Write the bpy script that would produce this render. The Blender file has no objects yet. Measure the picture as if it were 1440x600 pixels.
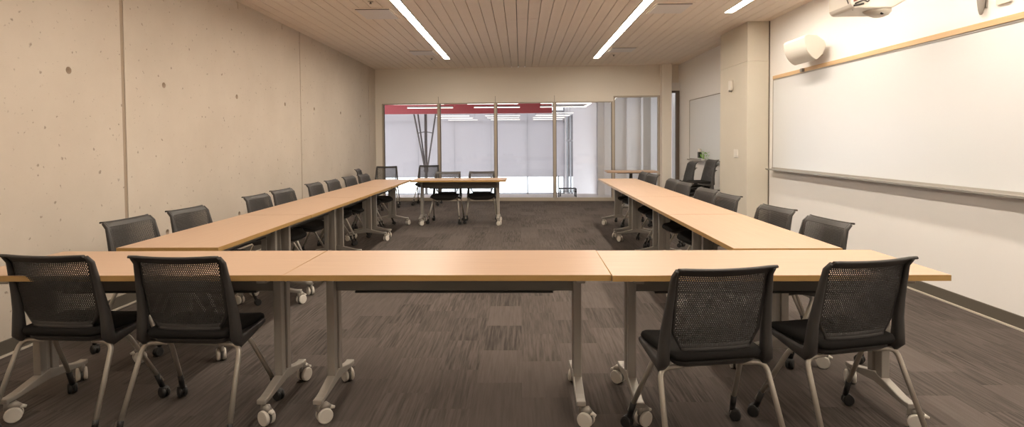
import bpy, bmesh, math, random
from mathutils import Vector, Matrix, Quaternion
random.seed(7)
PI = math.pi
SC = bpy.context.scene
COL = SC.collection
R = math.radians

# ------------------------------------------------------------------ materials
def new_mat(name):
    m = bpy.data.materials.new(name); m.use_nodes = True
    return m, m.node_tree.nodes, m.node_tree.links, m.node_tree.nodes['Principled BSDF']

def plain(name, col, rough=.5, metal=0., spec=.5, var=0., scale=30, bump=0.):
    m, n, l, b = new_mat(name)
    b.inputs['Base Color'].default_value = (*col, 1)
    b.inputs['Roughness'].default_value = rough
    b.inputs['Metallic'].default_value = metal
    b.inputs['Specular IOR Level'].default_value = spec
    if var or bump:
        tc = n.new('ShaderNodeTexCoord'); nz = n.new('ShaderNodeTexNoise')
        nz.inputs['Scale'].default_value = scale; nz.inputs['Detail'].default_value = 5
        l.new(tc.outputs['Object'], nz.inputs['Vector'])
        if var:
            mr = n.new('ShaderNodeMapRange')
            mr.inputs['To Min'].default_value = 1 - var; mr.inputs['To Max'].default_value = 1 + var
            l.new(nz.outputs['Fac'], mr.inputs['Value'])
            mx = n.new('ShaderNodeVectorMath'); mx.operation = 'SCALE'
            mx.inputs[0].default_value = col
            l.new(mr.outputs[0], mx.inputs['Scale']); l.new(mx.outputs[0], b.inputs['Base Color'])
        if bump:
            bp = n.new('ShaderNodeBump'); bp.inputs['Strength'].default_value = bump; bp.inputs['Distance'].default_value = .002
            l.new(nz.outputs['Fac'], bp.inputs['Height']); l.new(bp.outputs[0], b.inputs['Normal'])
    return m

def emis(name, col, s):
    m, n, l, b = new_mat(name)
    n.remove(b); e = n.new('ShaderNodeEmission')
    e.inputs[0].default_value = (*col, 1); e.inputs[1].default_value = s
    l.new(e.outputs[0], n['Material Output'].inputs[0])
    return m

def concrete(name, c0, c1, pits=True):
    m, n, l, b = new_mat(name)
    tc = n.new('ShaderNodeTexCoord')
    big = n.new('ShaderNodeTexNoise'); big.inputs['Scale'].default_value = .9; big.inputs['Detail'].default_value = 8; big.inputs['Roughness'].default_value = .62
    l.new(tc.outputs['Object'], big.inputs['Vector'])
    cr = n.new('ShaderNodeValToRGB')
    cr.color_ramp.elements[0].position = .3; cr.color_ramp.elements[0].color = (*c0, 1)
    cr.color_ramp.elements[1].position = .7; cr.color_ramp.elements[1].color = (*c1, 1)
    l.new(big.outputs['Fac'], cr.inputs[0])
    # small blow holes and larger stains
    def spots(scale, lo, hi, ns, pwr=4):
        nz = n.new('ShaderNodeTexNoise'); nz.inputs['Scale'].default_value = ns; nz.inputs['Detail'].default_value = 3
        l.new(tc.outputs['Object'], nz.inputs['Vector'])
        mx = n.new('ShaderNodeMix'); mx.data_type = 'VECTOR'; mx.inputs['Factor'].default_value = .075
        l.new(tc.outputs['Object'], mx.inputs['A']); l.new(nz.outputs['Color'], mx.inputs['B'])
        v = n.new('ShaderNodeTexVoronoi'); v.inputs['Scale'].default_value = scale
        l.new(mx.outputs['Result'], v.inputs['Vector'])
        # each cell gets its own radius so that only some hold a spot
        sp = n.new('ShaderNodeSeparateColor'); l.new(v.outputs['Color'], sp.inputs[0])
        pw = n.new('ShaderNodeMath'); pw.operation = 'POWER'; pw.inputs[1].default_value = pwr
        l.new(sp.outputs[0], pw.inputs[0])
        rr = n.new('ShaderNodeMath'); rr.operation = 'MULTIPLY'; rr.inputs[1].default_value = hi
        l.new(pw.outputs[0], rr.inputs[0])
        df = n.new('ShaderNodeMath'); df.operation = 'SUBTRACT'
        l.new(rr.outputs[0], df.inputs[0]); l.new(v.outputs['Distance'], df.inputs[1])
        mr = n.new('ShaderNodeMapRange'); mr.inputs['From Min'].default_value = -.02; mr.inputs['From Max'].default_value = lo
        l.new(df.outputs[0], mr.inputs['Value'])
        return mr.outputs[0]
    s1 = spots(15, .07, .22, 13, 3.5) if pits else None
    s2 = spots(5.2, .14, .15, 22, 3.5) if pits else None
    s3 = spots(38, .08, .27, 26, 3) if pits else None
    col = cr.outputs[0]
    if pits:
        for s, f, dk in ((s1, .62, (.22, .16, .12)), (s2, .30, (.28, .21, .155)), (s3, .40, (.28, .21, .16))):
            k = n.new('ShaderNodeMath'); k.operation = 'MULTIPLY'; k.inputs[1].default_value = f
            l.new(s, k.inputs[0])
            mx = n.new('ShaderNodeMix'); mx.data_type = 'RGBA'; mx.inputs['B'].default_value = (*dk, 1)
            l.new(k.outputs[0], mx.inputs['Factor']); l.new(col, mx.inputs['A']); col = mx.outputs['Result']
        bp = n.new('ShaderNodeBump'); bp.inputs['Strength'].default_value = .5; bp.inputs['Distance'].default_value = .004; bp.invert = True
        l.new(s1, bp.inputs['Height'])
    fine = n.new('ShaderNodeTexNoise'); fine.inputs['Scale'].default_value = 45; fine.inputs['Detail'].default_value = 6
    l.new(tc.outputs['Object'], fine.inputs['Vector'])
    b2 = n.new('ShaderNodeBump'); b2.inputs['Strength'].default_value = .12; b2.inputs['Distance'].default_value = .003
    l.new(fine.outputs['Fac'], b2.inputs['Height'])
    if pits: l.new(bp.outputs[0], b2.inputs['Normal'])
    l.new(b2.outputs[0], b.inputs['Normal'])
    l.new(col, b.inputs['Base Color'])
    b.inputs['Roughness'].default_value = .8; b.inputs['Specular IOR Level'].default_value = .25
    return m

def wood_mat(name, c0, c1, rough=.35, axis='X', scale=1.0):
    m, n, l, b = new_mat(name)
    tc = n.new('ShaderNodeTexCoord'); mp = n.new('ShaderNodeMapping')
    s = {'X': (2.2, 70, 70), 'Y': (70, 2.2, 70)}[axis]
    mp.inputs['Scale'].default_value = [v * scale for v in s]
    l.new(tc.outputs['Object'], mp.inputs['Vector'])
    nz = n.new('ShaderNodeTexNoise'); nz.inputs['Scale'].default_value = 1; nz.inputs['Detail'].default_value = 4
    l.new(mp.outputs[0], nz.inputs['Vector'])
    cr = n.new('ShaderNodeValToRGB')
    cr.color_ramp.elements[0].position = .3; cr.color_ramp.elements[0].color = (*c0, 1)
    cr.color_ramp.elements[1].position = .7; cr.color_ramp.elements[1].color = (*c1, 1)
    l.new(nz.outputs['Fac'], cr.inputs[0]); l.new(cr.outputs[0], b.inputs['Base Color'])
    b.inputs['Roughness'].default_value = rough
    return m

def carpet_mat():
    m, n, l, b = new_mat('carpet_planks')
    tc = n.new('ShaderNodeTexCoord')
    sp = n.new('ShaderNodeSeparateXYZ'); l.new(tc.outputs['Object'], sp.inputs[0])
    def mth(op, a, bb=None, v=None):
        k = n.new('ShaderNodeMath'); k.operation = op
        if isinstance(a, (int, float)): k.inputs[0].default_value = a
        else: l.new(a, k.inputs[0])
        if bb is not None:
            if isinstance(bb, (int, float)): k.inputs[1].default_value = bb
            else: l.new(bb, k.inputs[1])
        return k.outputs[0]
    cx = mth('FLOOR', mth('DIVIDE', sp.outputs[0], .25))
    par = mth('FLOORED_MODULO', mth('MULTIPLY', cx, .37), 1.0)
    cy = mth('FLOOR', mth('ADD', mth('DIVIDE', sp.outputs[1], .5), par))
    cmb = n.new('ShaderNodeCombineXYZ'); l.new(cx, cmb.inputs[0]); l.new(cy, cmb.inputs[1])
    wn = n.new('ShaderNodeTexWhiteNoise'); wn.noise_dimensions = '2D'; l.new(cmb.outputs[0], wn.inputs['Vector'])
    sc = n.new('ShaderNodeSeparateColor'); l.new(wn.outputs['Color'], sc.inputs[0])
    # streaks along the room, shifted per plank
    mp = n.new('ShaderNodeMapping'); mp.inputs['Scale'].default_value = (75, 3.2, 1)
    off = n.new('ShaderNodeVectorMath'); off.operation = 'SCALE'; off.inputs['Scale'].default_value = 40
    l.new(wn.outputs['Color'], off.inputs[0])
    ad = n.new('ShaderNodeVectorMath'); l.new(tc.outputs['Object'], ad.inputs[0]); l.new(off.outputs[0], ad.inputs[1])
    l.new(ad.outputs[0], mp.inputs['Vector'])
    st = n.new('ShaderNodeTexNoise'); st.inputs['Scale'].default_value = 1; st.inputs['Detail'].default_value = 5; st.inputs['Roughness'].default_value = .6
    l.new(mp.outputs[0], st.inputs['Vector'])
    stc = n.new('ShaderNodeMapRange'); stc.inputs['From Min'].default_value = .36; stc.inputs['From Max'].default_value = .62
    l.new(st.outputs['Fac'], stc.inputs['Value'])
    # amount of streak differs from plank to plank
    inv = mth('SUBTRACT', 1.0, stc.outputs[0])
    amt = mth('MULTIPLY', inv, mth('ADD', .16, mth('MULTIPLY', sc.outputs[0], .40)))
    tone = n.new('ShaderNodeMapRange'); tone.inputs['To Min'].default_value = .96; tone.inputs['To Max'].default_value = 1.22
    l.new(sc.outputs[1], tone.inputs['Value'])
    val = mth('MULTIPLY', tone.outputs[0], mth('SUBTRACT', 1.0, amt))
    fib = n.new('ShaderNodeTexNoise'); fib.inputs['Scale'].default_value = 260; fib.inputs['Detail'].default_value = 2
    l.new(tc.outputs['Object'], fib.inputs['Vector'])
    fm = n.new('ShaderNodeMapRange'); fm.inputs['To Min'].default_value = .8; fm.inputs['To Max'].default_value = 1.2
    l.new(fib.outputs['Fac'], fm.inputs['Value'])
    val2 = mth('MULTIPLY', val, fm.outputs[0])
    vs = n.new('ShaderNodeVectorMath'); vs.operation = 'SCALE'; vs.inputs[0].default_value = CARPET
    l.new(val2, vs.inputs['Scale']); l.new(vs.outputs[0], b.inputs['Base Color'])
    bp = n.new('ShaderNodeBump'); bp.inputs['Strength'].default_value = .35; bp.inputs['Distance'].default_value = .003
    l.new(fib.outputs['Fac'], bp.inputs['Height']); l.new(bp.outputs[0], b.inputs['Normal'])
    b.inputs['Roughness'].default_value = .95; b.inputs['Specular IOR Level'].default_value = .12
    return m

def glass_mat():
    m, n, l, b = new_mat('clear_glass')
    n.remove(b)
    fr = n.new('ShaderNodeFresnel'); fr.inputs[0].default_value = 1.45
    tr = n.new('ShaderNodeBsdfTransparent'); tr.inputs[0].default_value = (.975, .98, .975, 1)
    gl = n.new('ShaderNodeBsdfGlossy'); gl.inputs['Roughness'].default_value = .02
    mx = n.new('ShaderNodeMixShader')
    l.new(fr.outputs[0], mx.inputs[0]); l.new(tr.outputs[0], mx.inputs[1]); l.new(gl.outputs[0], mx.inputs[2])
    l.new(mx.outputs[0], n['Material Output'].inputs[0])
    return m

def shade_mat():
    m, n, l, b = new_mat('roller_shade_fabric')
    n.remove(b)
    d = n.new('ShaderNodeBsdfDiffuse'); d.inputs[0].default_value = (.70, .67, .68, 1)
    t = n.new('ShaderNodeBsdfTranslucent'); t.inputs[0].default_value = (.61, .58, .595, 1)
    mx = n.new('ShaderNodeMixShader'); mx.inputs[0].default_value = .5
    l.new(d.outputs[0], mx.inputs[1]); l.new(t.outputs[0], mx.inputs[2])
    l.new(mx.outputs[0], n['Material Output'].inputs[0])
    return m

CARPET = (.098, .082, .074)
LAMP = (1.0, .885, .735)
M = {}
M['concrete'] = concrete('board_formed_concrete', (.575, .505, .43), (.66, .59, .51))
M['sealant'] = plain('joint_sealant', (.40, .32, .25), .8, spec=.2)
M['column'] = concrete('smooth_concrete', (.62, .575, .49), (.68, .63, .545), pits=False)
M['white_wall'] = plain('white_wall_paint', (.865, .85, .84), .6, spec=.2, var=.02, scale=2)
M['soffit'] = plain('warm_grey_paint', (.88, .83, .75), .6, spec=.2)
M['ceiling'] = plain('painted_ceiling_planks', (.88, .785, .69), .6, spec=.2, var=.04, scale=3)
M['vent'] = plain('vent_panel', (.80, .75, .72), .45)
M['dark_gap'] = plain('ceiling_void', (.10, .085, .07), .9)
M['carpet'] = carpet_mat()
M['base'] = plain('rubber_base', (.115, .10, .08), .5)
M['toe'] = plain('pale_base_toe', (.55, .50, .43), .5)
M['alu'] = plain('brushed_aluminium', (.50, .44, .36), .42, metal=.35)
M['dark_alu'] = plain('dark_bronze_metal', (.16, .125, .10), .45, metal=.4)
M['glass'] = glass_mat()
M['laminate'] = wood_mat('maple_laminate', (.46, .305, .208), (.50, .345, .238), .40)
M['edge'] = wood_mat('maple_edge', (.42, .255, .085), (.48, .295, .105), .45)
M['legmetal'] = plain('silver_painted_steel', (.36, .335, .30), .42, metal=.3, var=.02, scale=60)
M['rail'] = plain('dark_steel_rail', (.20, .185, .165), .5)
M['black_tray'] = plain('black_tray', (.03, .028, .026), .6)
M['wheel'] = plain('white_wheel_plastic', (.66, .62, .56), .45)
M['tyre'] = plain('grey_tyre_rubber', (.12, .11, .10), .7)
M['plastic'] = plain('charcoal_plastic', (.046, .0425, .041), .5, spec=.4, bump=.15, scale=300)
M['fabric'] = plain('black_upholstery', (.016, .0145, .0138), .92, spec=.15, bump=.5, scale=220, var=.25)
M['chairsteel'] = plain('silver_tube', (.50, .465, .41), .35, metal=.55)
M['black'] = plain('black_nylon', (.018, .017, .017), .5)
M['whiteboard'] = plain('whiteboard_porcelain', (.73, .75, .775), .22, spec=.5)
M['rail_wood'] = wood_mat('maple_trim', (.62, .42, .22), (.70, .49, .28), .45, 'Y')
M['tray_alu'] = plain('tray_aluminium', (.36, .34, .31), .4, metal=.4)
M['white_plastic'] = plain('white_plastic', (.74, .70, .63), .45)
M['grey_plastic'] = plain('grey_plastic', (.30, .275, .25), .5)
M['red'] = plain('red_bulkhead_paint', (.30, .036, .042), .55)
M['far_white'] = plain('far_white_paint', (.74, .71, .71), .6, spec=.2)
M['far_grey'] = plain('far_grey_paint', (.42, .37, .33), .6, spec=.2)
M['far_floor'] = plain('pale_polished_floor', (.60, .55, .53), .45)
M['shade'] = shade_mat()
M['post'] = plain('dark_steel_post', (.085, .070, .066), .5, metal=.2)
M['frame_grey'] = plain('window_frame_grey', (.45, .45, .47), .5)
M['lamp'] = emis('lamp_diffuser', LAMP, 46.0)
M['lamp_far'] = emis('pendant_diffuser', (1.0, .93, .86), 3.5)
M['leaf'] = plain('green_leaf', (.19, .42, .06), .5, var=.3, scale=40)
M['cable'] = plain('dark_cable', (.05, .045, .04), .6)
M['red_cable'] = plain('red_cable', (.35, .09, .07), .6)

# ------------------------------------------------------------------ mesh builder
class MB:
    def __init__(s): s.bm = bmesh.new()
    def _face(s, vs, mi=0, smooth=False):
        try:
            f = s.bm.faces.new(vs); f.material_index = mi; f.smooth = smooth; return f
        except ValueError: return None
    def box(s, x0, x1, y0, y1, z0, z1, mi=0, M4=None):
        c = [Vector((x, y, z)) for z in (z0, z1) for y in (y0, y1) for x in (x0, x1)]
        if M4: c = [M4 @ v for v in c]
        v = [s.bm.verts.new(p) for p in c]
        for q in ((0, 2, 3, 1), (4, 5, 7, 6), (0, 1, 5, 4), (2, 6, 7, 3), (0, 4, 6, 2), (1, 3, 7, 5)):
            s._face([v[i] for i in q], mi)
        return s
    def loft(s, rings, mi=0, smooth=True, cap=True):
        vr = [[s.bm.verts.new(p) for p in r] for r in rings]
        n = len(vr[0])
        for a, b in zip(vr, vr[1:]):
            for i in range(n):
                s._face([a[i], a[(i + 1) % n], b[(i + 1) % n], b[i]], mi, smooth)
        if cap:
            s._face(list(reversed(vr[0])), mi); s._face(vr[-1], mi)
        return s
    def prism(s, pts, axis, a0, a1, mi=0, M4=None, smooth=False):
        def mk(p, a):
            v = {'x': (a, p[0], p[1]), 'y': (p[0], a, p[1]), 'z': (p[0], p[1], a)}[axis]
            v = Vector(v); return M4 @ v if M4 else v
        return s.loft([[mk(p, a0) for p in pts], [mk(p, a1) for p in pts]], mi, smooth)
    def tube(s, pts, r, seg=10, mi=0, cap=True):
        pts = [Vector(p) for p in pts]
        rs = r if isinstance(r, (list, tuple)) else [r] * len(pts)
        rings = []; t0 = None; u = None
        for i, p in enumerate(pts):
            d = (pts[min(i + 1, len(pts) - 1)] - pts[max(i - 1, 0)]).normalized()
            if u is None:
                u = d.orthogonal().normalized()
            else:
                u = (u - d * u.dot(d)).normalized()
            w = d.cross(u)
            rings.append([p + (u * math.cos(2 * PI * k / seg) + w * math.sin(2 * PI * k / seg)) * rs[i] for k in range(seg)])
        return s.loft(rings, mi, True, cap)
    def disc(s, c, ax, r, h, seg=20, mi=0, bev=.15):
        c = Vector(c); ax = Vector(ax).normalized(); e = h * bev
        pts = [c - ax * h / 2, c - ax * (h / 2 - e), c + ax * (h / 2 - e), c + ax * h / 2]
        return s.tube(pts, [r - e * 1.2, r, r, r - e * 1.2], seg, mi)
    def build(s, name, mats, parent=None, bevel=0, loc=None, rot=0, seg=2, auto=True):
        bmesh.ops.recalc_face_normals(s.bm, faces=s.bm.faces[:])
        me = bpy.data.meshes.new(name); s.bm.to_mesh(me); s.bm.free()
        for m in (mats if isinstance(mats, (list, tuple)) else [mats]): me.materials.append(m)
        o = bpy.data.objects.new(name, me); COL.objects.link(o)
        if parent: o.parent = parent
        if loc: o.location = loc
        if rot: o.rotation_euler.z = rot
        if bevel:
            b = o.modifiers.new('Bevel', 'BEVEL'); b.width = bevel; b.segments = seg; b.limit_method = 'ANGLE'; b.angle_limit = R(40)
        return o

def bend(pts, r=.03, n=5):
    """round the corners of a polyline"""
    pts = [Vector(p) for p in pts]; out = [pts[0]]
    for a, b, c in zip(pts, pts[1:], pts[2:]):
        d0 = (a - b); d1 = (c - b); k = min(r, d0.length * .48, d1.length * .48)
        p0 = b + d0.normalized() * k; p1 = b + d1.normalized() * k
        for i in range(n + 1):
            t = i / n
            out.append(p0 * (1 - t) ** 2 + b * 2 * t * (1 - t) + p1 * t * t)
    out.append(pts[-1]); return out

def empty(name, loc=(0, 0, 0), rz=0):
    o = bpy.data.objects.new(name, None); COL.objects.link(o)
    o.location = loc; o.rotation_euler.z = rz; o.empty_display_size = .1
    return o
def tag(o, label, cat, group=None):
    o['label'] = label; o['category'] = cat
    if group: o['group'] = group
    return o
def structure(o, label=None):
    o['kind'] = 'structure'
    if label: o['label'] = label
    return o
def kids(o): return [c for c in COL.objects if c.parent == o]
def copy_tree(o, parent=None):
    c = o.copy(); COL.objects.link(c)
    if parent: c.parent = parent
    for ch in kids(o): copy_tree(ch, c)
    return c

# ------------------------------------------------------------------ room shell
XL, XR, ZC, YB, YF = -3.30, 3.50, 3.00, 13.0, -1.6

def wall_left():
    """concrete wall: form-work grooves, tie holes and clip slots are real recesses"""
    mb = MB(); bm = mb.bm
    holes = [(y, z) for y in (1.35, 2.78, 4.20, 5.33, 6.71, 8.09, 9.24, 10.6, 11.9) for z in (.52, 1.885)]
    slots = [(y, 2.955) for y in (4.13, 5.41, 6.78, 8.03, 9.18, 10.5)]
    grooves = [(.9, .018), (4.78, .022), (8.67, .014), (12.6, .014)]
    hr = .027
    ys = {YF, YB + .35}; zs = {0.0, ZC + .1}
    for y, z in holes: ys |= {round(y - .035, 4), round(y + .035, 4)}; zs |= {round(z - .035, 4), round(z + .035, 4)}
    for y, z in slots: ys |= {round(y - .011, 4), round(y + .011, 4)}; zs |= {round(z - .04, 4), round(z + .04, 4)}
    for y, w in grooves: ys |= {round(y - w, 4), round(y + w, 4)}
    ys = sorted(ys); zs = sorted(zs)
    vc = {}
    def V(y, z, x=XL):
        k = (round(x, 4), round(y, 4), round(z, 4))
        if k not in vc: vc[k] = bm.verts.new(k)
        return vc[k]
    for y0, y1 in zip(ys, ys[1:]):
        ym = (y0 + y1) / 2; g = any(abs(ym - y) < w for y, w in grooves)
        for z0, z1 in zip(zs, zs[1:]):
            zm = (z0 + z1) / 2
            h = [q for q in holes if abs(q[0] - ym) < .03 and abs(q[1] - zm) < .03]
            sl = [q for q in slots if abs(q[0] - ym) < .008 and abs(q[1] - zm) < .03]
            if g or sl:
                d = XL - (.007 if g else .03); q = [V(y0, z0, d), V(y1, z0, d), V(y1, z1, d), V(y0, z1, d)]
                mb._face(q, 1 if g else 0)
                mb._face([V(y0, z0), V(y0, z0, d), V(y0, z1, d), V(y0, z1)])
                mb._face([V(y1, z0), V(y1, z1), V(y1, z1, d), V(y1, z0, d)])
                if sl:
                    mb._face([V(y0, z0), V(y1, z0), V(y1, z0, d), V(y0, z0, d)]); mb._face([V(y0, z1), V(y0, z1, d), V(y1, z1, d), V(y1, z1)])
            elif h:
                cy, cz = h[0]; n = 16
                def ring(r, x): return [bm.verts.new((x, cy + r * math.cos(2 * PI * (k + .5) / n - PI * .75), cz + r * math.sin(2 * PI * (k + .5) / n - PI * .75))) for k in range(n)]
                r1 = ring(hr, XL); r2 = ring(hr * .88, XL - .045); r3 = ring(hr * .5, XL - .05)
                cs = [V(y0, z0), V(y1, z0), V(y1, z1), V(y0, z1)]
                for s4 in range(4):
                    a, b = cs[s4], cs[(s4 + 1) % 4]
                    i0 = s4 * 4
                    for k in range(4):
                        p, q = r1[(i0 + k) % n], r1[(i0 + k + 1) % n]
                        if k < 2: mb._face([a, q, p])
                        else: mb._face([b, q, p])
                        if k == 1: mb._face([a, b, q])
                for A, B in ((r1, r2), (r2, r3)):
                    for k in range(n): mb._face([A[k], A[(k + 1) % n], B[(k + 1) % n], B[k]], 1, True)
                mb._face(r3, 1)
            else:
                mb._face([V(y0, z0), V(y1, z0), V(y1, z1), V(y0, z1)])
    mb.box(XL - .25, XL - .06, YF, YB + .35, 0, ZC + .1)
    return structure(mb.build('wall_left', [M['concrete'], M['sealant']]))
wall_left()

structure(MB().box(XL - .25, XR + .3, YF - .2, YB + .2, -.12, 0).build('floor', M['carpet']))
# right wall
structure(MB().box(XR, XR + .2, YF, YB + .4, 0, ZC + .1).build('wall_right', M['white_wall']))
structure(MB().box(XL - .25, XR + .2, YF - .2, YF, 0, ZC + .1).build('wall_front', M['white_wall']))
# concrete column standing out from the right wall
structure(MB().box(3.19, XR, 8.2, 9.3, 0, 2.44).box(3.191, XR, 8.201, 9.299, 2.446, ZC).box(3.195, XR, 8.205, 9.295, 2.43, 2.45).build('wall_column', M['column'], bevel=.006))
# thin dark joint where column and white wall meet
structure(MB().box(XR - .012, XR - .002, 8.188, 8.2, 0, ZC).build('trim_1', M['dark_alu']))

# baseboards
def baseboard(side, x, s, y0, y1):
    b = MB().box(min(x, x + s * .012), max(x, x + s * .012), y0, y1, .012, .10).build('baseboard_' + side, M['base'], bevel=.003)
    structure(b)
    t = MB().box(min(x, x + s * .024), max(x, x + s * .024), y0, y1, 0, .011).build('base_toe', M['toe'], b)
    return b
baseboard('left', XL, 1, YF, YB + .1)
baseboard('right', XR, -1, YF, 8.19)
baseboard('far_right', XR, -1, 9.3, 12.75)

# ceiling: planks along the room, two lamp slots left open between them
PW = .1495; X0 = -1.46 - PW / 2 - 12 * PW
LIGHTS = [(-1.46, 11.65, None), (-1.46 + 20 * PW, 11.72, None), (-1.46 + 28 * PW, 7.65, None)]
def ceiling():
    mb = MB(); k = 0; x = X0
    while x < XR:
        a, b = max(x + .004, XL), min(x + PW - .004, XR + .02)
        cx = x + PW / 2; y0 = YF
        for lx, yend, _ in LIGHTS:
            if abs(lx - cx) < .03:
                y0 = yend
                mb.box(a, b, YF, .3, ZC, ZC + .06)
        # butt joints across each run of boards
        cuts = [y0] + [c for c in (1.7, 4.35, 7.9, 10.2, 12.1) if c > y0 + .3] + [YB + .4]
        for c0, c1 in zip(cuts, cuts[1:]): mb.box(a, b, c0 + .0012, c1 - .0012, ZC, ZC + .06)
        x += PW; k += 1
    mb.box(XL - .25, XR + .2, YF, YB + .4, ZC + .07, ZC + .15, 1)
    return structure(mb.build('ceiling', [M['ceiling'], M['dark_gap']]))
ceiling()
for (lx, yend, _), lab in zip(LIGHTS, ('long recessed linear ceiling light nearer the concrete wall', 'long recessed linear ceiling light over the right hand table row', 'short recessed linear ceiling light beside the whiteboard wall')):
    o = empty('ceiling_light', (lx, (yend + .3) / 2, ZC))
    h = (yend - .3) / 2; w = PW / 2 - .020
    MB().box(-w, w, -h, h, .010, .036).build('diffuser', M['lamp'], o)
    MB().box(-w - .001, w + .001, -h, h, .037, .066).box(-w, w, -h, -h + .004, 0.001, .009).box(-w - .013, -w, -h, h, .001, .036).box(w, w + .013, -h, h, .001, .036).box(-w, w, h - .004, h, .001, .009).build('housing', M['white_plastic'], o)
    tag(o, lab, 'ceiling light', 'recessed linear ceiling lights')

# ceiling access panels with a dark slot at the near edge
for x, y, d, lab in ((-1.83, 7.47, .57, 'larger pale ceiling vent panel left of the left light'), (1.88, 7.32, .52, 'larger pale ceiling vent panel right of the right light'),
                  (-1.80, 10.75, .50, 'far ceiling vent panel at the end of the left light'), (1.86, 10.6, .50, 'far ceiling vent panel at the end of the right light')):
    o = empty('ceiling_vent', (x, y, ZC))
    MB().box(-.21, .21, -d / 2 + .03, d / 2, -.016, -.001).build('panel', M['vent'], o, bevel=.003)
    MB().box(-.21, .21, -d / 2, -d / 2 + .028, -.013, -.001).build('slot', M['dark_gap'], o)
    MB().box(-.235, -.213, -d / 2, d / 2, -.010, -.001).box(.213, .235, -d / 2, d / 2, -.010, -.001).box(-.235, .235, d / 2, d / 2 + .02, -.010, -.001).box(-.235, .235, -d / 2 - .02, -d / 2, -.010, -.001).build('frame', M['ceiling'], o)
    tag(o, lab, 'ceiling vent', 'ceiling vent panels')
for x, y, lab in ((-1.755, 6.84, 'ceiling sprinkler in front of the left vent panel'), (-1.75, 11.5, 'far ceiling sprinkler near the end of the left light'), (1.81, 11.25, 'far ceiling sprinkler near the end of the right light')):
    o = empty('sprinkler', (x, y, ZC))
    MB().disc((0, 0, -.002), (0, 0, 1), .034, .008, 18).build('escutcheon', M['alu'], o)
    MB().tube([(0, 0, -.006), (0, 0, -.022)], .009, 10).disc((0, 0, -.026), (0, 0, 1), .016, .004, 12).build('head', M['dark_alu'], o)
    tag(o, lab, 'sprinkler', 'ceiling sprinklers')

# ------------------------------------------------------------------ back wall (turned by a few degrees)
BR = -.050                                   # z rotation of everything in this wall
BP = (0, YB, 0)
def back(mb, name, mat, label=None, parent=None, bevel=0):
    if parent: return mb.build(name, mat, parent, bevel=bevel)
    return structure(mb.build(name, mat, None, bevel, BP, BR), label)
back(MB().box(XL - .1, 3.10, .0, .16, 2.335, ZC), 'wall_back', M['soffit'])
back(MB().box(XL - .1, 2.07, -.015, .14, 2.215, 2.334).box(XL - .1, 2.07, -.022, -.0151, 2.322, 2.334), 'trim_2', M['soffit'])
back(MB().box(XL - .1, -3.155, -.01, .14, 0, 2.215), 'trim_3', M['soffit'])
# joints in the header trim above each post
back(MB().box(-1.853, -1.847, -.024, -.0152, 2.216, 2.36).box(-.563, -.557, -.024, -.0152, 2.216, 2.36).box(.764, .77, -.024, -.0152, 2.216, 2.36), 'trim_4', M['dark_alu'])
back(MB().box(3.095, 3.55, .05, .25, 2.46, ZC), 'wall_niche', M['soffit'])
back(MB().box(3.30, 3.55, -.06, .05, 2.43, 2.60), 'trim_5', M['white_wall'])
# square post right of the glazing
structure(MB().box(3.075, 3.285, 12.62, 12.80, 0, ZC).build('wall_post', M['soffit'], bevel=.004))
# glazing bays
posts = [-3.15, -1.85, -.56, .767, 2.066]
def bay(i, x0, x1, ztop, left_post=True):
    w = MB().box(x0, x1, .0, .10, 0, .075).box(x0, x1, .02, .09, ztop - .02, ztop)
    w.box(x0 - .028, x0 + .028, .0, .11, 0, ztop)
    o = back(w, 'window_%d' % i, M['alu'])
    MB().box(x0 + .028, x1 - .028, .05, .058, .075, ztop - .02).build('pane', M['glass'], o)
    MB().box(x0 + .028, x0 + .040, .03, .075, .075, ztop - .02).box(x1 - .040, x1 - .028, .03, .075, .075, ztop - .02).build('gasket', M['dark_alu'], o)
    return o
for i in range(4): bay(i + 1, posts[i], posts[i + 1], 2.215)
# taller glass door bay at the right end
w = MB().box(2.066, 3.10, .01, .10, 0, .06).box(2.066, 3.10, .0, .10, 2.30, 2.335).box(2.04, 2.094, 0, .11, 0, 2.335).box(3.045, 3.10, 0, .10, 0, 2.335)
d1 = back(w, 'door_1', M['alu'])
MB().box(2.094, 3.045, .05, .06, .06, 2.30).build('pane', M['glass'], d1)
MB().box(2.094, 2.107, .03, .08, .06, 2.30).build('gasket', M['dark_alu'], d1)
# narrow dark framed door light in the right corner
w = MB().box(3.20, 3.30, -.03, .06, 0, 2.43).box(3.30, 3.43, -.03, .06, 2.385, 2.43).box(3.43, 3.52, -.03, .06, 0, 2.43).box(3.30, 3.43, -.03, .06, 0, .10)
d2 = back(w, 'door_2', M['dark_alu'])
MB().box(3.30, 3.43, .01, .018, .10, 2.385).build('pane', M['glass'], d2)

# ------------------------------------------------------------------ hall beyond the glass
YW = 25.0
structure(MB().box(-7, 3.8, 13.25, 14.75, -.25, -.005).build('floor_corridor', M['far_floor']))
structure(MB().box(-9, 3.8, 14.75, YW + .2, -3.2, -3.0).build('floor_lower', M['far_floor']))
structure(MB().box(-7, 3.8, 13.42, 16.4, 2.52, 2.62).build('ceiling_corridor', M['far_white']))
structure(MB().box(-7, 3.8, 16.6, YW + .2, 2.95, 3.05).build('ceiling_hall', M['far_white']))
structure(MB().box(-7, .90, 16.4, 16.6, 2.14, 2.455).build('trim_6', M['red']))
structure(MB().box(-7, 1.90, 16.4, 16.6, 2.46, 3.0).build('trim_7', M['far_grey']))
structure(MB().box(.92, 1.90, 16.4, 16.6, 2.32, 2.45).build('trim_8', M['far_white']))
structure(MB().box(-9.2, -9, 13.2, YW + .2, -3.2, 3.05).build('wall_hall_left', M['far_white']))
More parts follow.
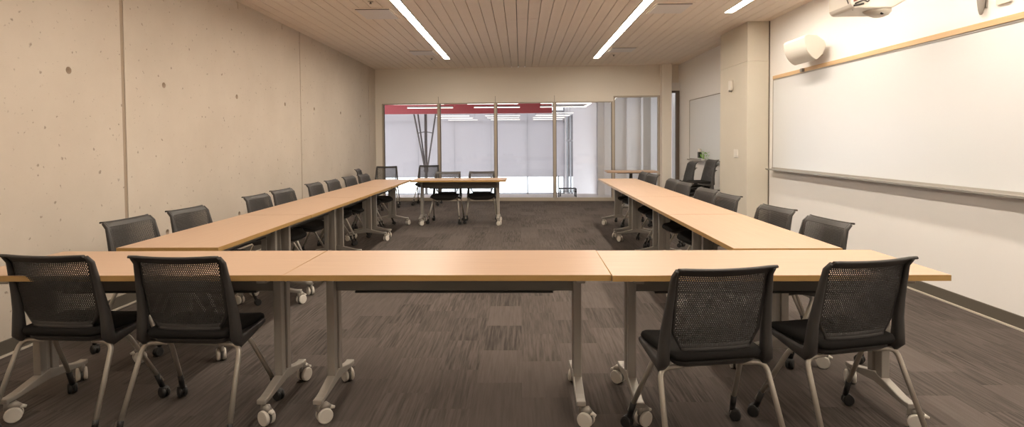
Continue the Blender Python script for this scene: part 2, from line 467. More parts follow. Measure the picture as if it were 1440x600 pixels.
# right side wall of the hall with a tall window near the far end
structure(MB().box(1.90, 2.1, 14.3, 21.0, -3, 3.0).box(1.90, 2.1, 24.4, YW, -3, 3.0).box(1.90, 2.1, 21.0, 24.4, -3, -1.6).box(1.90, 2.1, 21.0, 24.4, 2.35, 3.0).build('wall_hall_right', M['far_white']))
sw = structure(MB().box(1.93, 2.0, 21.0, 21.06, -1.6, 2.35).box(1.93, 2.0, 24.34, 24.4, -1.6, 2.35).box(1.93, 2.0, 21.06, 24.34, 1.32, 1.38).box(1.93, 2.0, 22.65, 22.7, -1.6, 2.35).build('window_5', M['frame_grey']))
MB().box(1.96, 1.966, 21.06, 24.34, -1.6, 2.35).build('pane', M['glass'], sw)
# partition facing the room behind the right hand glass, with flat pilasters
structure(MB().box(1.90, 4.2, 14.25, 14.4, -.2, 2.52).build('wall_corridor', M['far_white']))
structure(MB().box(2.06, 2.16, 14.20, 14.249, 0, 2.52).box(2.60, 2.64, 14.20, 14.249, 0, 2.52).box(2.95, 3.0, 14.19, 14.249, 0, 2.52).build('trim_9', M['far_white']))
structure(MB().box(3.0, 3.19, 14.21, 14.249, 0, 2.52).build('trim_10', M['far_grey']))
w7 = structure(MB().box(4.0, 4.06, 12.7, 14.3, 0, .08).box(4.0, 4.06, 12.7, 14.3, 2.45, 2.52).box(4.0, 4.06, 14.2, 14.3, .08, 2.45).box(4.0, 4.06, 12.7, 12.8, .08, 2.45).build('window_7', M['frame_grey']))  # added out-of-view side window, lets daylight in to brighten the corridor partition
MB().box(4.02, 4.028, 12.8, 14.2, .08, 2.45).build('pane', M['glass'], w7)
structure(MB().box(3.7, 4.2, 12.9, 14.4, -.25, -.005).build('floor_corridor_end', M['far_floor']))
structure(MB().box(3.7, 4.2, 12.9, 14.4, 2.52, 2.62).build('ceiling_corridor_end', M['far_white']))
# window wall, roller shades
mull = [.30 + 1.57 * k for k in range(-6, 2)]
fw = MB()
for x in mull: fw.box(x - .03, x + .03, YW, YW + .12, -3, 2.95)
for z in (-3.0, -.98, 2.15): fw.box(mull[0], 1.9, YW, YW + .12, z, z + .09)
fwo = structure(fw.build('window_6', M['frame_grey']))
MB().box(mull[0], 1.9, YW + .06, YW + .07, -3, 2.95).build('pane', M['glass'], fwo)
structure(MB().box(-9.2, 2.1, YW - .02, YW + .15, -3.2, -.98).box(-9.2, mull[0], YW, YW + .15, -3.0, 2.95).build('wall_hall_far', M['far_white']))
labs = ['far roller shade behind the slanted struts', 'far roller shade right of the slanted struts', 'far roller shade centred behind the glass', 'rightmost of the far roller shades']
for k, (a, b) in enumerate(zip(mull[2:-1], mull[3:])):
    o = empty('roller_shade', ((a + b) / 2, YW - .1, 2.6)); h = (b - a) / 2 - .006
    MB().box(-h, h, -.0015, .0015, -2.77, 0).build('fabric', M['shade'], o)
    MB().tube([(-h, 0, -2.775), (h, 0, -2.775)], .014, 8).build('hem_bar', M['frame_grey'], o)
    MB().tube([(-h, 0, .03), (h, 0, .03)], .035, 10).build('roller', M['frame_grey'], o)
    tag(o, ['leftmost far roller shade beyond the glass, next to the concrete wall'][0] if k == 0 else labs[k - 1], 'roller shade', 'roller shades on the far windows')
# pendant lines
plab = {-2.44: 'left', -.66: 'middle', 1.10: 'right'}
rows = [13.92, 15.42, 18.7, 20.4, 22.3, 24.2]
rn = ['nearest row', 'second row', 'third row', 'fourth row', 'fifth row', 'farthest row']
for r, y in enumerate(rows):
    for x in (-2.44, -.66, 1.10):
        o = empty('pendant_light', (x + .04 * (r % 2), y, 2.25))
        zt = (2.52 if y < 16.4 else 2.95) - 2.25
        MB().box(-.61, .61, -.016, .016, .004, .035 if y < 16.4 else .012).build('housing', M['grey_plastic'], o)
        MB().box(-.608, .608, -.014, .014, -.012 if y < 16.4 else -.008, .003).build('diffuser', M['lamp_far'], o)
        MB().tube([(-.5, 0, .05), (-.5, 0, zt)], .003, 5).tube([(.5, 0, .05), (.5, 0, zt)], .003, 5).build('suspension', M['post'], o)
        tag(o, '%s linear pendant light in the %s beyond the glass' % (plab[x], rn[r]), 'pendant light', 'linear pendants in the hall')
o = empty('pendant_light', (1.70, 14.67, 2.25), PI / 2)
MB().box(-.61, .61, -.016, .016, .004, .035).build('housing', M['white_plastic'], o)
MB().box(-.608, .608, -.014, .014, -.012, .003).build('diffuser', M['lamp_far'], o)
MB().tube([(-.5, 0, .05), (-.5, 0, .27)], .003, 5).tube([(.5, 0, .05), (.5, 0, .27)], .003, 5).build('suspension', M['post'], o)
tag(o, 'pendant light running lengthwise at the right end of the rows', 'pendant light', 'linear pendants in the hall')
# branching steel column
o = empty('branching_column', (-3.03, 18.5, -3.0))
MB().tube([(0, 0, 0), (0, 0, 5.95)], .045, 12).build('post', M['post'], o)
for a, b in (((-.03, 0, 3.42), (-.50, -.05, 5.95)), ((-.02, .05, 3.42), (-.38, .25, 5.95)), ((.03, 0, 3.42), (.44, .0, 5.95))):
    MB().tube([a, b], .026, 8).build('strut', M['post'], o)
MB().tube(bend([(-.27, 0, 4.62), (0, -.03, 4.67), (.235, 0, 4.62)], .1), .014, 6).build('tie', M['post'], o)
MB().box(-.14, .14, -.14, .14, 0, .03).disc((0, 0, 3.42), (0, 0, 1), .075, .09, 14).build('collar', M['post'], o)
tag(o, 'dark steel column with slanted struts in the hall beyond the glass', 'column')
# small black chair frame in the corridor
o = empty('metal_stand', (1.115, 13.9, -.005))
for x, y, zt in ((-.21, -.16, .52), (-.15, .16, .215), (.20, -.16, .215), (.20, .16, .215)):
    MB().tube([(x, y, 0), (x, y, zt)], .013, 8).build('leg', M['black'], o)
MB().box(-.20, .215, -.17, .17, .20, .216).build('upper_rail', M['black'], o, bevel=.003)
MB().box(-.20, .215, -.17, -.155, .135, .15).box(.185, .215, -.17, .17, .13, .15).box(-.20, .215, .155, .17, .135, .15).build('lower_rail', M['black'], o)
tag(o, 'low black metal stand in the corridor beyond the glass', 'stand')

# ------------------------------------------------------------------ right wall furniture
def whiteboard(y0, y1, z0, z1, rail, lab):
    o = empty('whiteboard', (XR, (y0 + y1) / 2, z0)); h = (y1 - y0) / 2; H = z1 - z0
    MB().box(-.014, -.001, -h, h, 0, H).build('panel', M['whiteboard'], o)
    if rail:
        MB().box(-.026, -.001, -h, h, H + .001, H + .047).build('top_rail', M['rail_wood'], o, bevel=.002)
        MB().box(-.019, -.015, -h, h, H - .016, H + .001).build('shadow_strip', M['tray_alu'], o)
        pts = [(-.001, .0), (-.085, -.004), (-.105, .004), (-.105, .018), (-.098, .018), (-.094, .010), (-.02, .016), (-.015, .035), (-.001, .035)]
        MB().prism([(x, z - .036) for x, z in pts], 'y', -h - .03, h + .03).build('marker_tray', M['tray_alu'], o)
        MB().box(-.018, -.001, h - .0, h + .012, 0, H).build('side_trim', M['tray_alu'], o)
    else:
        MB().box(-.018, -.001, -h - .012, h + .012, H, H + .012).box(-.018, -.001, h, h + .012, 0, H).box(-.018, -.001, -h - .012, -h, 0, H).box(-.018, -.001, -h - .012, h + .012, -.012, 0).build('frame', M['dark_alu'], o)
        MB().box(-.07, -.001, -h, h, -.035, -.013).build('marker_tray', M['tray_alu'], o)
    return tag(o, lab, 'whiteboard')
whiteboard(.9, 8.04, .965, 2.168, True, 'large whiteboard with a wooden top rail on the right wall')
whiteboard(9.6, 11.97, .975, 2.15, False, 'smaller grey framed whiteboard past the concrete column')

# small clip on the rail
MB().box(3.44, 3.473, 7.14, 7.20, 2.172, 2.212).build('rail_clip', M['grey_plastic'], bevel=.004)
tag(bpy.data.objects['rail_clip'], 'small grey clip on the wooden rail below the speaker', 'clip')

# wall speaker: D shaped drum with its axis along the wall
o = empty('wall_speaker', (XR, 6.85, 2.38))
prof = [(-.305, .107)]
for t in range(1, 12):
    a = t / 12; b0 = Vector((-.305, .107)); b1 = Vector((-.285, -.09)); b2 = Vector((-.16, -.141))
    p = b0 * (1 - a) ** 2 + b1 * 2 * a * (1 - a) + b2 * a * a; prof.append((p.x, p.y))
prof.append((-.16, -.141))
for t in range(1, 8):
    a = t / 8; b0 = Vector((-.16, -.141)); b1 = Vector((-.07, -.07)); b2 = Vector((-.055, .02))
    p = b0 * (1 - a) ** 2 + b1 * 2 * a * (1 - a) + b2 * a * a; prof.append((p.x, p.y))
prof += [(-.055, .02), (-.075, .075), (-.16, .135), (-.26, .145), (-.295, .13)]
MB().prism(prof, 'y', -.245, .245).build('grille', M['white_plastic'], o, bevel=.006)
MB().prism([(x * .985 - .003, z * .985) for x, z in prof], 'y', -.262, -.2451).build('end_cap', M['white_plastic'], o, bevel=.004)
MB().prism([(x * .985 - .003, z * .985) for x, z in prof], 'y', .2451, .262).build('end_cap', M['white_plastic'], o, bevel=.004)
MB().box(-.012, -.001, -.09, .09, -.07, .09).box(-.08, -.011, -.03, .03, -.03, .04).build('bracket', M['white_plastic'], o, bevel=.003)
tag(o, 'white drum shaped speaker on the right wall above the whiteboard', 'speaker')

# ultra short throw projector on a wall arm
o = empty('projector', (2.86, 4.88, 2.40))
prof = [(-.19, .01), (-.175, -.006), (.13, -.006), (.30, .085), (.32, .13), (.31, .19), (-.18, .19), (-.20, .17), (-.20, .03)]
MB().prism(prof, 'y', -.16, .18).build('body', M['white_plastic'], o, bevel=.012)
MB().box(-.10, .24, -.166, -.161, .10, .16).build('vent', M['grey_plastic'], o)
rings = []
for t, rx, ry in ((0.0, .105, .10), (-.014, .098, .095), (-.034, .075, .07), (-.048, .04, .045)):
    rings.append([(.075 + rx * math.cos(2 * PI * k / 24) - t * .3, -.05 + ry * math.sin(2 * PI * k / 24), -.0065 + t + (.03 * max(0, math.cos(2 * PI * k / 24)) if t == 0 else 0)) for k in range(24)])
MB().loft(list(reversed(rings))).build('lens_hood', M['white_plastic'], o)
MB().disc((.075, -.118, -.034), (.15, -1, -.5), .016, .012, 14).build('lens', M['black'], o)
MB().tube(bend([(-.15, -.1, -.007), (-.19, -.12, .02), (-.225, -.13, .09), (-.20, -.12, .22), (-.1, -.05, .24)], .06), .004, 6).build('cable', M['cable'], o)
MB().tube(bend([(-.17, -.165, .03), (-.11, -.18, .055), (-.07, -.172, .04), (-.05, -.162, .07)], .02), .006, 6).tube(bend([(-.18, -.162, .015), (-.14, -.172, .02), (-.1, -.162, .03)], .02), .007, 6).build('cable', M['cable'], o)
MB().tube(bend([(-.18, -.165, .05), (-.13, -.178, .07), (-.08, -.165, .09)], .02), .005, 6).build('cable', M['red_cable'], o)
MB().box(-.12, .12, -.06, .12, .191, .225).box(.0, XR - 2.86, -.02, .06, .226, .285).box(XR - 2.86 - .02, XR - 2.861, -.12, .16, .15, .40).build('wall_arm', M['white_plastic'], o, bevel=.004)
tag(o, 'white short throw projector with loose cables above the whiteboard', 'projector')

# tapering grey fixture and pale plate high on the wall
o = empty('wall_fixture', (XR, 4.43, 2.27))
rings = []
for z, rx, ry in ((0, .006, .008), (.010, .012, .014), (.04, .018, .021), (.10, .024, .028), (.20, .026, .032), (.30, .025, .03), (.36, .015, .018)):
    rings.append([(-.034 + rx * math.cos(2 * PI * k / 18), ry * math.sin(2 * PI * k / 18), z) for k in range(18)])
MB().loft(rings).build('shell', M['grey_plastic'], o)
MB().box(-.012, -.001, -.022, .022, .05, .34).build('back_plate', M['grey_plastic'], o)
tag(o, 'tapering grey fixture on the wall above the whiteboard, right of the projector', 'wall fixture')
o = empty('wall_plate', (XR, 4.25, 2.312))
MB().box(-.022, -.001, -.06, .06, 0, .16).build('cover', M['white_plastic'], o, bevel=.003)
MB().box(-.0235, -.0222, -.045, .045, .03, .13).build('face', M['white_plastic'], o)
tag(o, 'pale plate on the wall at the top right corner of the photo', 'wall plate')

# devices on the column
o = empty('wall_sensor', (3.19, 8.79, 2.05))
MB().box(-.04, -.001, -.055, .055, .035, .185).build('case', M['white_plastic'], o, bevel=.012, seg=3)
MB().disc((-.028, 0, .03), (0, 0, 1), .022, .03, 16).build('lens', M['grey_plastic'], o)
tag(o, 'white motion sensor high on the concrete column', 'sensor')
o = empty('light_switch', (3.19, 8.60, 1.08))
MB().box(-.008, -.001, -.085, .085, 0, .125).build('plate', M['white_plastic'], o, bevel=.003)
for y in (-.04, .04): MB().box(-.013, -.0081, y - .022, y + .022, .03, .095).build('rocker', M['white_plastic'], o, bevel=.002)
tag(o, 'white double switch plate low on the concrete column', 'light switch')
# tray items below the far whiteboard
o = empty('marker_holder', (XR, 11.2, 1.0))
MB().box(-.075, -.020, -.05, .05, -.001, .115).build('cup', M['black'], o, bevel=.006)
MB().box(-.065, -.030, -.04, .04, .116, .175).build('cards', M['white_plastic'], o)
tag(o, 'black holder with a white card on the far whiteboard tray', 'marker holder')
o = empty('leafy_sprig', (XR - .10, 10.72, .945))
lf = MB()
rr = random.Random(3)
for k in range(46):
    a = rr.uniform(0, 2 * PI); r = rr.uniform(.02, .12); z = rr.uniform(.05, .17)
    c = Vector((-.02 + .5 * r * math.cos(a), r * math.sin(a) * 1.4, z)); d = Vector((math.cos(a) * .5, math.sin(a), rr.uniform(-.3, .7))).normalized()
    s = d.cross(Vector((0, 0, 1))).normalized(); L = rr.uniform(.03, .05); w = L * .32; nn = d.cross(s) * .008
    v = [lf.bm.verts.new(p) for p in (c, c + d * L * .5 + s * w + nn, c + d * L, c + d * L * .5 - s * w + nn)]
    lf._face([v[0], v[1], v[2], v[3]])
lf.build('leaves', M['leaf'], o)
MB().tube([(-.03, 0, .02), (-.02, 0, .12)], .008, 6).tube([(-.03, 0, .02), (-.03, .07, .11)], .005, 6).tube([(-.03, 0, .02), (-.03, -.07, .11)], .005, 6).build('stem', M['leaf'], o)
MB().tube([(-.03, 0, .017), (-.03, 0, .05)], [.028, .036], 14).build('cup', M['white_plastic'], o)
tag(o, 'small bright green leafy sprig on the far whiteboard tray', 'plant')

# ------------------------------------------------------------------ tables
def caster_table(mb, swing):
    """white twin wheel caster, fork top at z=.094; wheel trails by swing"""
    c, s = math.cos(swing), math.sin(swing); ax = (-s, c, 0); fx = (c, s)
    ox, oy = fx[0] * .026, fx[1] * .026
    mb.tube([(0, 0, .060), (0, 0, .100)], .011, 10, 1)
    for k in (-1, 1):
        mb.disc((ox + ax[0] * k * .0165, oy + ax[1] * k * .0165, .0365), ax, .0365, .019, 24, 0, .18)
    mb.disc((ox, oy, .0365), ax, .035, .012, 20, 2)
    # hood
    mb.tube([(ox * .2, oy * .2, .075), (ox * 1.3, oy * 1.3, .083), (ox * 2.0, oy * 2.0, .070)], [.014, .018, .012], 8, 1)
    # brake lever
    mb.tube([(ox * 2.0, oy * 2.0, .070), (ox * 2.9, oy * 2.9, .062)], [.012, .007], 6, 0)
    return mb
TL, TD, TH = 1.522, .608, .73
swings = [(.6, 2.3), (-.5, 1.2), (2.2, -.9), (.2, 2.8)]
def make_table():
    t = empty('training_table')
    w, d = TL / 2, TD / 2
    MB().box(-w + .002, w - .002, -d + .002, d - .002, TH - .0275, TH).build('tabletop', M['laminate'], t)
    e = MB()
    z0, z1 = TH - .027, TH - .001
    e.box(-w, w, -d, -d + .002, z0, z1).box(-w, w, d - .002, d, z0, z1).box(-w, -w + .002, -d + .002, d - .002, z0, z1).box(w - .002, w, -d + .002, d - .002, z0, z1)
    eb = e.build('edge_band', M['edge'], t); eb['label'] = 'darker mustard brown edge strip'
    # cross rail with a thin black tray beneath
    LX = w - .135
    MB().box(-LX, LX, -.022, .022, .584, .660).box(-LX, LX, -.055, -.045, .640, .695).box(-LX, LX, .045, .055, .640, .695).build('crossbar', M['rail'], t, bevel=.003)
    MB().box(-LX + .12, LX - .12, -.030, .030, .575, .583).build('cable_tray', M['black_tray'], t)
    for k, sx in enumerate((-1, 1)):
        x = sx * LX
        mb = MB()
        for py in (-.0375, .0375): mb.box(x - .020, x + .020, py - .022, py + .022, .155, .672)
        mb.box(x - .010, x + .010, -.016, .016, .160, .672)
        mb.box(x - .024, x + .024, -.235, .235, .673, .702)
        leg = mb.build('leg', M['legmetal'], t, bevel=.004)
        # arched foot
        fp = []
        N = 14
        for i in range(N + 1):
            y = -.262 + .524 * i / N; q = abs(y) / .262
            fp.append((y, .122 + .050 * max(0, 1 - q * 1.25)))
        lo = [(y, max(.098, z - .052 - .018 * max(0, 1 - abs(y) / .10))) for y, z in fp]
        lo = [(y, .098 + .020 * max(0, 1 - abs(y) / .22)) for y, z in fp]
        MB().prism(fp + lo[::-1], 'x', x - .022, x + .022).build('foot', M['legmetal'], leg, bevel=.005)
        for py, sw in ((-.240, swings[k][0]), (.240, swings[k][1])):
            c = caster_table(MB(), sw).build('caster', [M['wheel'], M['legmetal'], M['tyre']], leg, loc=(x, py, 0))
    return t
table0 = make_table(); first_table = [True]
def table(x, y, rz, lab, group):
    t = table0 if first_table[0] else copy_tree(table0); first_table[0] = False
    t.location = (x, y, 0); t.rotation_euler.z = rz
    return tag(t, lab, 'table', group)
G1 = 'maple tables across the front'
table(-1.8695, 2.963, R(-.2), 'maple table at the left front, behind the two left foreground chairs', G1)
table(-.345, 2.95, R(-.7), 'maple table in the middle of the front row with no chairs', G1)
table(1.1785, 2.925, R(-.3), 'maple table at the right front, behind the two right foreground chairs', G1)
names = ['nearest', 'second', 'third', 'farthest']
for k in range(4):
    table(-2.096 + .002 * k, 4.135 + 1.5265 * k, PI / 2 + R(.1), '%s maple table in the row along the concrete wall' % names[k], 'maple tables along the concrete wall')
    table(1.515 + .012 * k, 4.035 + 1.5265 * k, -PI / 2 - R(.45), '%s maple table in the row along the whiteboard side' % names[k], 'maple tables along the whiteboard side')
table(-.995, 9.47, R(-1.0), 'maple table across the far end, two chairs facing over it', 'maple tables at the far end')
# small pedestal table by the glass
o = empty('pedestal_table', (2.24, 11.78, 0), BR)
pts = []
for cx, cy, a0 in ((.42, .22, 0), (-.42, .22, 90), (-.42, -.22, 180), (.42, -.22, 270)):
    for k in range(6): a = R(a0 + 18 * k); pts.append((cx + .09 * math.cos(a), cy + .09 * math.sin(a)))
MB().prism(pts, 'z', .702, .73).build('tabletop', M['laminate'], o, bevel=.003)
MB().tube([(0, 0, .03), (0, 0, .70)], .035, 16).box(-.28, .28, -.12, .12, .680, .701).build('pedestal', M['rail'], o)
MB().disc((0, 0, .016), (0, 0, 1), .24, .03, 32, 0, .3).build('base', M['rail'], o)
tag(o, 'small maple topped pedestal table against the glass at the far right', 'table')

# ------------------------------------------------------------------ chairs
def make_chair():
    ch = empty('seminar_chair')
    # ---- seat pad: rounded trapezoid lofted in levels
    def outline(k, z, dome=0):
        out = []
        hw_b, hw_f, y0, y1, rb, rf = .205 - k, .222 - k, -.150 + k, .245 - k, .05, .10
        for cx, cy, a0, r in ((hw_f - rf, y1 - rf, 0, rf), (-(hw_f - rf), y1 - rf, 90, rf), (-(hw_b - rb), y0 + rb, 180, rb), (hw_b - rb, y0 + rb, 270, rb)):
            for j in range(7):
                a = R(a0 + 15 * j); x, y = cx + r * math.cos(a), cy + r * math.sin(a)
                fz = -.030 * max(0, (y - .10) / .145) ** 2 + .010 * (abs(x) / .22) ** 2
                out.append((x, y, z + fz))
        return out
    MB().loft([outline(.022, .432), outline(.004, .436), outline(0, .450), outline(.004, .464), outline(.016, .471), outline(.05, .472), outline(.11, .466), outline(.16, .463)]).build('seat', M['fabric'], ch)
    MB().loft([outline(.075, .400), outline(.035, .404), outline(.020, .418), outline(.018, .431)]).build('seat_shell', M['plastic'], ch)
    # ---- perforated backrest
    def surf(u, v):
        """u -1..1 across, v 0..1 from the lower edge to the rim"""
        w = .147 + .046 * min(1, v / .24) + .010 * v
        z = .466 + .368 * v
        y = -.124 - .074 * v + .009 * math.exp(-((v - .30) / .22) ** 2)
        if v > .84: y -= (.020 + .016 * u * u) * ((v - .84) / .16) ** 2
        y += .030 * u * u * (.5 + .5 * v)
        z -= .006 * (1 - u * u) * v
        return Vector((u * w, y, z))
    NC, NR = 40, 36
    us = [-1.0]; lo, hi = -.925, .925; per = (hi - lo) / NC
    cells = []                      # (u0,u1,phase set)
    brk = [lo]
    for c in range(NC):
        b0 = lo + c * per
        brk += [b0 + per * .16, b0 + per * .5, b0 + per * .66, b0 + per]
    us = [-1.0] + brk + [1.0]
    # row boundaries
    vs = [0.0]; v0, v1 = .105, .925; vp = (v1 - v0) / NR
    rowkind = ['solid']; vs.append(v0)
    for r in range(NR):
        a = v0 + r * vp
        vs += [a + vp * .66, a + vp]; rowkind += ['hole%d' % (r % 2), 'bar']
    vs += [.96, .985, 1.0]; rowkind += ['solid', 'solid', 'solid']
    mb = MB(); bm = mb.bm
    grid = [[bm.verts.new(surf(u, v)) for u in us] for v in vs]
    ncol = len(us) - 1
    for j in range(len(vs) - 1):
        kd = rowkind[j]
        for i in range(ncol):
            hole = False
            if kd.startswith('hole') and 1 <= i <= ncol - 2:
                ph = (i - 1) % 4
                hole = ph in ((0, 1, 2) if kd == 'hole0' else (2, 3, 0))
                if i == ncol - 2 and kd == 'hole1': hole = False
            if not hole: mb._face([grid[j][i], grid[j][i + 1], grid[j + 1][i + 1], grid[j + 1][i]], 0, True)
    for v in [v for v in bm.verts if not v.link_faces]: bm.verts.remove(v)
    bo = mb.build('backrest', M['plastic'], ch)
    sd = bo.modifiers.new('Solidify', 'SOLIDIFY'); sd.thickness = .0045; sd.offset = 0
    # rim and lower border: thicker bands following the panel's edge
    rim = MB()
    def band(path, r0, r1):
        rings = []
        for i, (p, nrm, up) in enumerate(path):
            rings.append([p + nrm * (r0 * math.cos(2 * PI * k / 8)) + up * (r1 * math.sin(2 * PI * k / 8)) for k in range(8)])
        rim.loft(rings)
    top = []
    for i in range(25):
        u = -1.02 + 2.04 * i / 24
        p = surf(max(-1, min(1, u)), 1.0); p.x = u * .206
        f = max(0, abs(u) - .86) / .16
        p.y -= .010 * f
        top.append((p + Vector((0, -.004, .001)), Vector((0, .78, .35)).normalized(), Vector((0, -.35, .78)).normalized()))
    band(top, .008, .0062)
    low = []
    for i in range(17):
        u = -1 + 2 * i / 16; p = surf(u, .03)
        low.append((p, Vector((0, 1, 0)), Vector((0, 0, 1))))
    rim.build('back_rim', M['plastic'], ch); rim = MB()
    band(low, .006, .014)
    rim.build('lower_border', M['plastic'], ch)
    # ---- side frames: upright plus arm running forward beside the seat
    for s in (-1, 1):
        fb = MB(); rings = []
        path = [(.226, .150, .440, .010, .012), (.228, .06, .428, .012, .016), (.229, -.03, .416, .014, .022), (.229, -.085, .412, .017, .030), (.228, -.112, .438, .022, .030)]
        for v, off, ru, rw in ((.08, .226, .0215, .024), (.24, .222, .020, .020), (.45, .217, .017, .016), (.70, .212, .0135, .013), (.90, .209, .010, .011), (.985, .2075, .0075, .008)):
            q = surf(1, v); path.append((off, q.y - .004, q.z, ru, rw))
        P = [Vector((s * a, b, c)) for a, b, c, _, _ in path]
        for i, p in enumerate(P):
            d = (P[min(i + 1, len(P) - 1)] - P[max(i - 1, 0)]).normalized()
            u = Vector((1, 0, 0)); u = (u - d * u.dot(d)).normalized(); w = d.cross(u)
            ru, rw = path[i][3], path[i][4]
            rings.append([p + u * ru * math.copysign(abs(math.cos(2 * PI * k / 12)) ** .6, math.cos(2 * PI * k / 12)) + w * rw * math.copysign(abs(math.sin(2 * PI * k / 12)) ** .6, math.sin(2 * PI * k / 12)) for k in range(12)])
        fb.loft(rings)
        fb.build('side_frame', M['plastic'], ch, bevel=0)
    # ---- legs
    def leg(pts, foot, sw, sock):
        l = MB().tube(bend(pts, .045), .0115, 10).build('leg', M['chairsteel'], ch)
        c = MB(); fx, fy = foot
        c.tube([Vector((fx, fy, .052)), Vector(pts[-1]) + (Vector(pts[-2]) - Vector(pts[-1])).normalized() * sock], [.013, .0145], 10)
        ax = (-math.sin(sw), math.cos(sw), 0); ox, oy = math.cos(sw) * .012, math.sin(sw) * .012
        for k in (-1, 1): c.disc((fx + ox + ax[0] * k * .012, fy + oy + ax[1] * k * .012, .0275), ax, .0272, .019, 18, 0, .25)
        c.tube([(fx + ox - ax[0] * .02, fy + oy - ax[1] * .02, .036), (fx + ox + ax[0] * .02, fy + oy + ax[1] * .02, .036)], .021, 10)
        c.build('caster', M['black'], l)
    for s, sw1, sw2 in ((-1, .5, 2.4), (1, 1.1, -.4)):
        leg([(s * .13, -.085, .400), (s * .236, -.095, .400), (s * .258, -.238, .070)], (s * .2585, -.241), sw1, .02)
        leg([(s * .08, .030, .393), (s * .205, .035, .397), (s * .2565, .208, .085)], (s * .2575, .212), sw2, .055)
    MB().tube([(-.19, .03, .393), (.19, .03, .393)], .0112, 8).build('seat_frame', M['chairsteel'], ch)
    return ch
chair0 = make_chair(); first_chair = [True]
def chair(x, y, rz, lab, group=None, z=0., tilt=0.):
    c = chair0 if first_chair[0] else copy_tree(chair0); first_chair[0] = False
    c.location = (x, y, z); c.rotation_euler = (0, 0, R(rz))
    if tilt: c.rotation_euler = (R(tilt), 0, R(rz))
    return tag(c, lab, 'chair', group)
gF = 'chairs with their backs to the camera'
chair(-2.185, 2.82, -4, 'leftmost black perforated back chair in the foreground, beside the concrete wall', gF)
chair(-1.555, 2.78, -3, 'second foreground chair from the left, by the left front table leg', gF)
chair(.790, 2.51, 9, 'foreground chair standing left of its neighbour at the right front table', gF)
chair(1.440, 2.65, 14, 'rightmost foreground chair, below the whiteboard tray', gF)
gL = 'chairs along the concrete wall'
def side(lst, sgn, group, labs):
    for (bx, by, rot), lab in zip(lst, labs):
        r = R(rot); o = Vector((bx, by)) - Vector((.19 * math.sin(r), -.19 * math.cos(r)))
        chair(o.x, o.y, rot, lab, group)
side([(-2.68, 3.90, -95), (-2.62, 4.50, -96), (-2.58, 5.60, -94), (-2.60, 6.26, -96), (-2.60, 7.22, -92), (-2.56, 7.80, -92), (-2.56, 8.58, -94), (-2.50, 9.14, -94)], 1, gL,
     ['charcoal chair nearest the camera along the concrete wall', 'second charcoal chair along the concrete wall, standing alone', 'third charcoal chair along the concrete wall, nearer of a close pair',
      'fourth charcoal chair along the concrete wall, farther of a close pair', 'fifth charcoal chair along the concrete wall', 'sixth charcoal chair along the concrete wall',
      'seventh charcoal chair along the concrete wall', 'last charcoal chair at the far end of the concrete wall row'])
gR = 'chairs along the whiteboard side'
side([(1.95, 3.70, 97), (1.925, 4.38, 99), (1.925, 5.39, 97), (1.95, 6.07, 98), (1.97, 6.98, 96), (1.99, 7.56, 93), (1.99, 8.72, 97), (1.98, 9.28, 93)], -1, gR,
     ['charcoal chair nearest the camera on the whiteboard side', 'second charcoal chair on the whiteboard side', 'third chair on the whiteboard side, in front of the column',
      'fourth chair on the whiteboard side, left of the one before the column', 'fifth chair on the whiteboard side, in front of the stacked chairs', 'sixth chair on the whiteboard side, in front of the dark framed door',
      'seventh chair on the whiteboard side, overlapping the far pedestal table', 'farthest chair on the whiteboard side, under the pedestal table top'])
# far table: two chairs facing the camera
side([(-1.23, 9.77, 176), (-.66, 9.80, 182)], 1, 'chairs across the far table', ['left chair facing the camera behind the far table', 'right chair facing the camera behind the far table'])
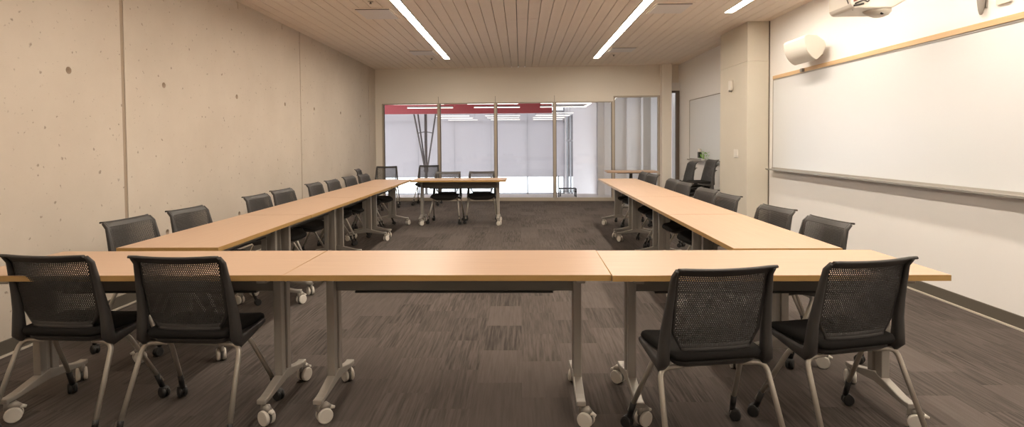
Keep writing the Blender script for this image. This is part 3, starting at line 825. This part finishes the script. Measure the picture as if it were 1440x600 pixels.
# loose chairs near the glass
chair(-2.79, 11.93, 188, 'chair in the far left corner against the glass', 'loose chairs by the glass')
chair(-2.00, 12.33, 176, 'chair by the glass in front of the branching steel column', 'loose chairs by the glass')
chair(-2.90, 10.95, -84, 'chair against the concrete wall behind the end of the row', 'loose chairs by the glass')
# nested chairs stored beyond the column
gS = 'chairs stored past the column'
chair(2.99, 10.80, 93, 'stored chair on the floor, farthest left past the column', gS)
chair(3.01, 10.80, 92, 'stored chair stacked on top, farthest left past the column', gS, z=.10)
chair(3.05, 9.92, 95, 'stored chair on the floor, next to the column edge', gS)
chair(3.07, 9.92, 95, 'stored chair second in the stack next to the column edge', gS, z=.085)
chair(3.09, 9.93, 94, 'stored chair on top of the stack next to the column edge', gS, z=.17)

# ------------------------------------------------------------------ world, camera, colour
wd = bpy.data.worlds.new('World'); SC.world = wd; wd.use_nodes = True
bg = wd.node_tree.nodes['Background']; bg.inputs[0].default_value = (.88, .93, 1.0, 1); bg.inputs[1].default_value = 4.2

F, CY, PIT, YAW, ROL, H = 813.36, 223.96, .0313, -.0148, -.0068, 1.345
def ray(px, py):
    u, v = (px - 720) / F, (py - CY) / F
    c, s = math.cos(ROL), math.sin(ROL); u, v = c * u + s * v, -s * u + c * v
    c, s = math.cos(PIT), math.sin(PIT); y, z = c - s * v, -s - c * v
    c, s = math.cos(YAW), math.sin(YAW)
    return Vector((c * u + s * y, -s * u + c * y, z))
f0 = ray(720, CY); xr = (ray(721, CY) - f0).normalized(); fw_ = f0.normalized(); up = xr.cross(fw_).normalized()
cam = bpy.data.cameras.new('camera'); co = bpy.data.objects.new('camera', cam); COL.objects.link(co)
m3 = Matrix((xr, up, -fw_)).transposed()
co.matrix_world = Matrix.Translation((0, 0, H)) @ m3.to_4x4()
cam.sensor_width = 36; cam.lens = F / 1440 * 36; cam.shift_y = -(300 - CY) / 1440
cam.clip_start = .05; cam.clip_end = 200
SC.camera = co
SC.view_settings.view_transform = 'Standard'; SC.view_settings.look = 'None'
SC.view_settings.gamma = 1; SC.view_settings.use_curve_mapping = False
SC.view_settings.exposure = 0.06
SC.cycles.max_bounces = 14; SC.cycles.diffuse_bounces = 12; SC.cycles.transparent_max_bounces = 16
SC.cycles.use_denoising = True
